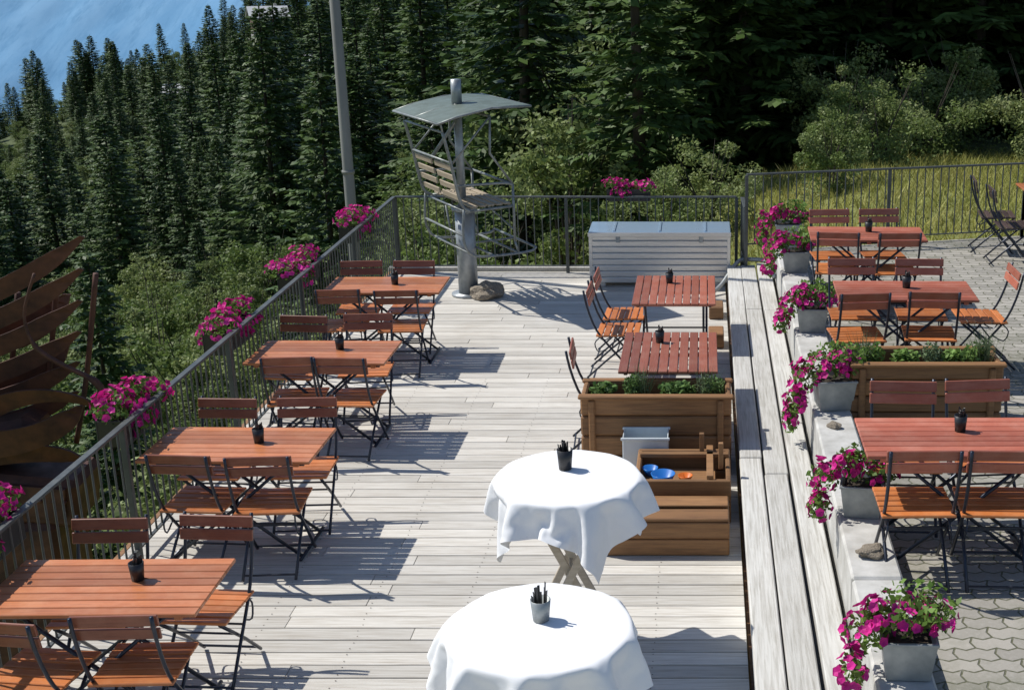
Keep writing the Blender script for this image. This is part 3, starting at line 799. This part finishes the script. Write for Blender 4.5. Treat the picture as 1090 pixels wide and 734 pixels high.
while y < 335:
    s = 3.0 + y * .0142
    x = -.80 * y - 9
    while x < .52 * y + 12:
        px = x + R(-.55, .55) * s; py = y + R(-.55, .55) * s; x += s
        if py < 17.6 or clear(px, py): continue
        z = g(px, py)
        if px > 1.2 and py < 26: continue
        nn_ = noise.noise(Vector((px * .05, py * .035, 3)))
        if -5 < px <= 1.2 and py < 25:
            ob('shrub', DC[random.randrange(nD)], (px, py, z - .1), R(0, 6), R(.42, .62), shrubs); continue
        if py < 27 or (px < -5 and py < 36 and random.random() < .62) or (px > 1 and py < 30) or (-6 < px <= 1 and py < 32 and random.random() < .5):
            ob('shrub', DC[random.randrange(nD)], (px, py, z - .2), R(0, 6), R(.5, .85) if px > 0 else R(.8, 1.3), shrubs); continue
        pr = .10 if (px > -8 and py < 90) else .22
        th = -.25 if (px > -8 and py < 90) else -.10
        if nn_ < th or random.random() < pr:
            ob('shrub', DC[random.randrange(nD)], (px, py, z - .2), R(0, 6), R(.9, 1.8), shrubs)
        else:
            h = random.choice((R(.45, .75), R(.7, 1.1), R(.8, 1.2), R(1.05, 1.45))) * (1 if py < 60 else 1.1)
            if px > -6 and py < 60: h = R(.95, 1.5)
            q = R(.95, 1.35)
            tilt(ob('spruce', SP[random.randrange(nS)], (px, py, z - .3), R(0, 6), (h * q, h * q, h), forest))
    y += s * .88
for (px, py, h) in ((.2, 33, 1.4), (1.8, 34.5, 1.5), (4.6, 34, 1.35), (7.2, 35.5, 1.5), (10.5, 36, 1.4), (13.5, 36, 1.3), (2.9, 37.5, 1.5), (9.0, 38, 1.5), (-4.6, 33, 1.35), (-10.2, 35, .95), (15, 40, 1.5)):
    tilt(ob('spruce', SP[random.randrange(nS)], (px, py, g(px, py) - .3), R(0, 6), (h * 1.1, h * 1.1, h), forest))
for i in range(95):
    px = R(-22, -6.4); py = R(4, 18)
    ob('shrub', DC[random.randrange(nD)], (px, py, g(px, py) - .2), R(0, 6), R(.6, 1.1), shrubs)
for i in range(22):
    px = R(-28, -12); py = R(8, 28); h = R(.5, .9)
    ob('spruce', SP[random.randrange(nS)], (px, py, g(px, py) - .3), R(0, 6), h, forest)
for (px, py, k, s) in ((6.9, 27, 3, .75), (3.4, 25.5, 3, .62), (4.6, 27.5, 3, .7), (9.8, 26, 3, .8), (2.2, 23, 0, .5), (12, 24, 0, .8), (5.6, 29, 0, .75), (3.0, 29, 3, .8), (8.6, 30, 0, .95)):
    ob('round_shrub', DC[k], (px, py, g(px, py) - .2), R(0, 6), s)

# meadow grass
nb = 30000
X = rng.uniform(.3, 14, nb); Y = rng.uniform(15.8, 28, nb); keep = Y > 16.6 + np.maximum(0, X - 4) * .27
X = X[keep]; Y = Y[keep]; nb = len(X)
Z = np.array([g(a, c) for a, c in zip(X, Y)]) - .02
P0 = np.stack([X, Y, Z], 1); L = rng.uniform(.08, .28, nb)[:, None]
D = np.stack([rng.normal(0, .5, nb), rng.normal(0, .5, nb), np.ones(nb)], 1)
ang = rng.uniform(0, 6.28, nb); sd = np.stack([np.cos(ang), np.sin(ang), np.zeros(nb)], 1) * .014
b = B(); b.quads(np.stack([P0 - sd, P0 + sd, P0 + D * L], 1), 0)
ob('meadow_grass', b.mesh('meadow_grass', ['grassb'], False))

# chalets
b = B()
b.box((0, 0, .6), (7, 6, 1.6), 3); b.box((0, 0, 3), (7, 6, 3.2), 0); b.box((0, 0, -3), (6.9, 5.9, 6), 3)
vs = [(-4.2, -3.8, 4.2), (4.2, -3.8, 4.2), (4.2, 0, 6.4), (-4.2, 0, 6.4), (-4.2, 3.8, 4.2), (4.2, 3.8, 4.2)]
vs += [(v[0], v[1], v[2] + .25) for v in vs]
b.add(vs, [[0, 1, 2, 3], [3, 2, 5, 4], [6, 7, 8, 9], [9, 8, 11, 10], [0, 1, 7, 6], [4, 5, 11, 10], [1, 2, 8, 7], [2, 5, 11, 8], [0, 3, 9, 6], [3, 4, 10, 9]], 1)
b.add([(-3.5, -3, 4.6), (-3.5, 3, 4.6), (-3.5, 0, 6.3)], [[0, 1, 2]], 0); b.add([(3.5, -3, 4.6), (3.5, 3, 4.6), (3.5, 0, 6.3)], [[0, 1, 2]], 0)
for x in (-2.3, 0, 2.3): b.box((x, -3.01, 3.2), (.9, .06, 1.1), 2)
b.box((-2.5, -3.01, .9), (.9, .06, 1.9), 2); b.box((1.8, 1, 6.4), (.6, .6, 1.4), 3)
CM = b.mesh('mountain_chalet', ['chaletw', 'roofg', 'win', 'stone'])
for i, (cx, cy) in enumerate(chalets): ob('mountain_chalet', CM, (cx, cy, g(cx, cy) + (.5, 3.5, .5)[i]), R(-.6, .6), (.6, .9, .55)[i])

# ------------------------------------------------------------------ light, world, camera
dvec = Vector((.755, -.28, -1.0))
sl = bpy.data.lights.new('sun', 'SUN'); sl.energy = 5.0; sl.angle = math.radians(.53); sl.color = (1, .965, .90)
so = bpy.data.objects.new('sun', sl); col.objects.link(so); so.rotation_euler = dvec.to_track_quat('-Z', 'Y').to_euler(); so.location = (-20, 8, 30)
w = bpy.data.worlds.new('World'); sc.world = w; w.use_nodes = True; n = w.node_tree; n.nodes.clear()
o = n.nodes.new('ShaderNodeOutputWorld'); bg = n.nodes.new('ShaderNodeBackground'); sk = n.nodes.new('ShaderNodeTexSky')
sk.sky_type = 'NISHITA'; sk.sun_disc = False; sk.sun_elevation = math.radians(51); sk.sun_rotation = math.radians(-69.7); sk.altitude = 1500
bg.inputs[1].default_value = .13; n.links.new(sk.outputs[0], bg.inputs[0]); n.links.new(bg.outputs[0], o.inputs[0])
cd = bpy.data.cameras.new('camera'); cd.sensor_width = 36; cd.lens = 46.24; cd.shift_x = -.188; cd.clip_end = 20000; cd.clip_start = .1
co = bpy.data.objects.new('camera', cd); col.objects.link(co); co.location = (0, 0, 4); co.rotation_euler = (math.radians(73), 0, 0)
sc.camera = co
sc.view_settings.view_transform = 'Standard'; sc.view_settings.look = 'None'; sc.view_settings.exposure = 0
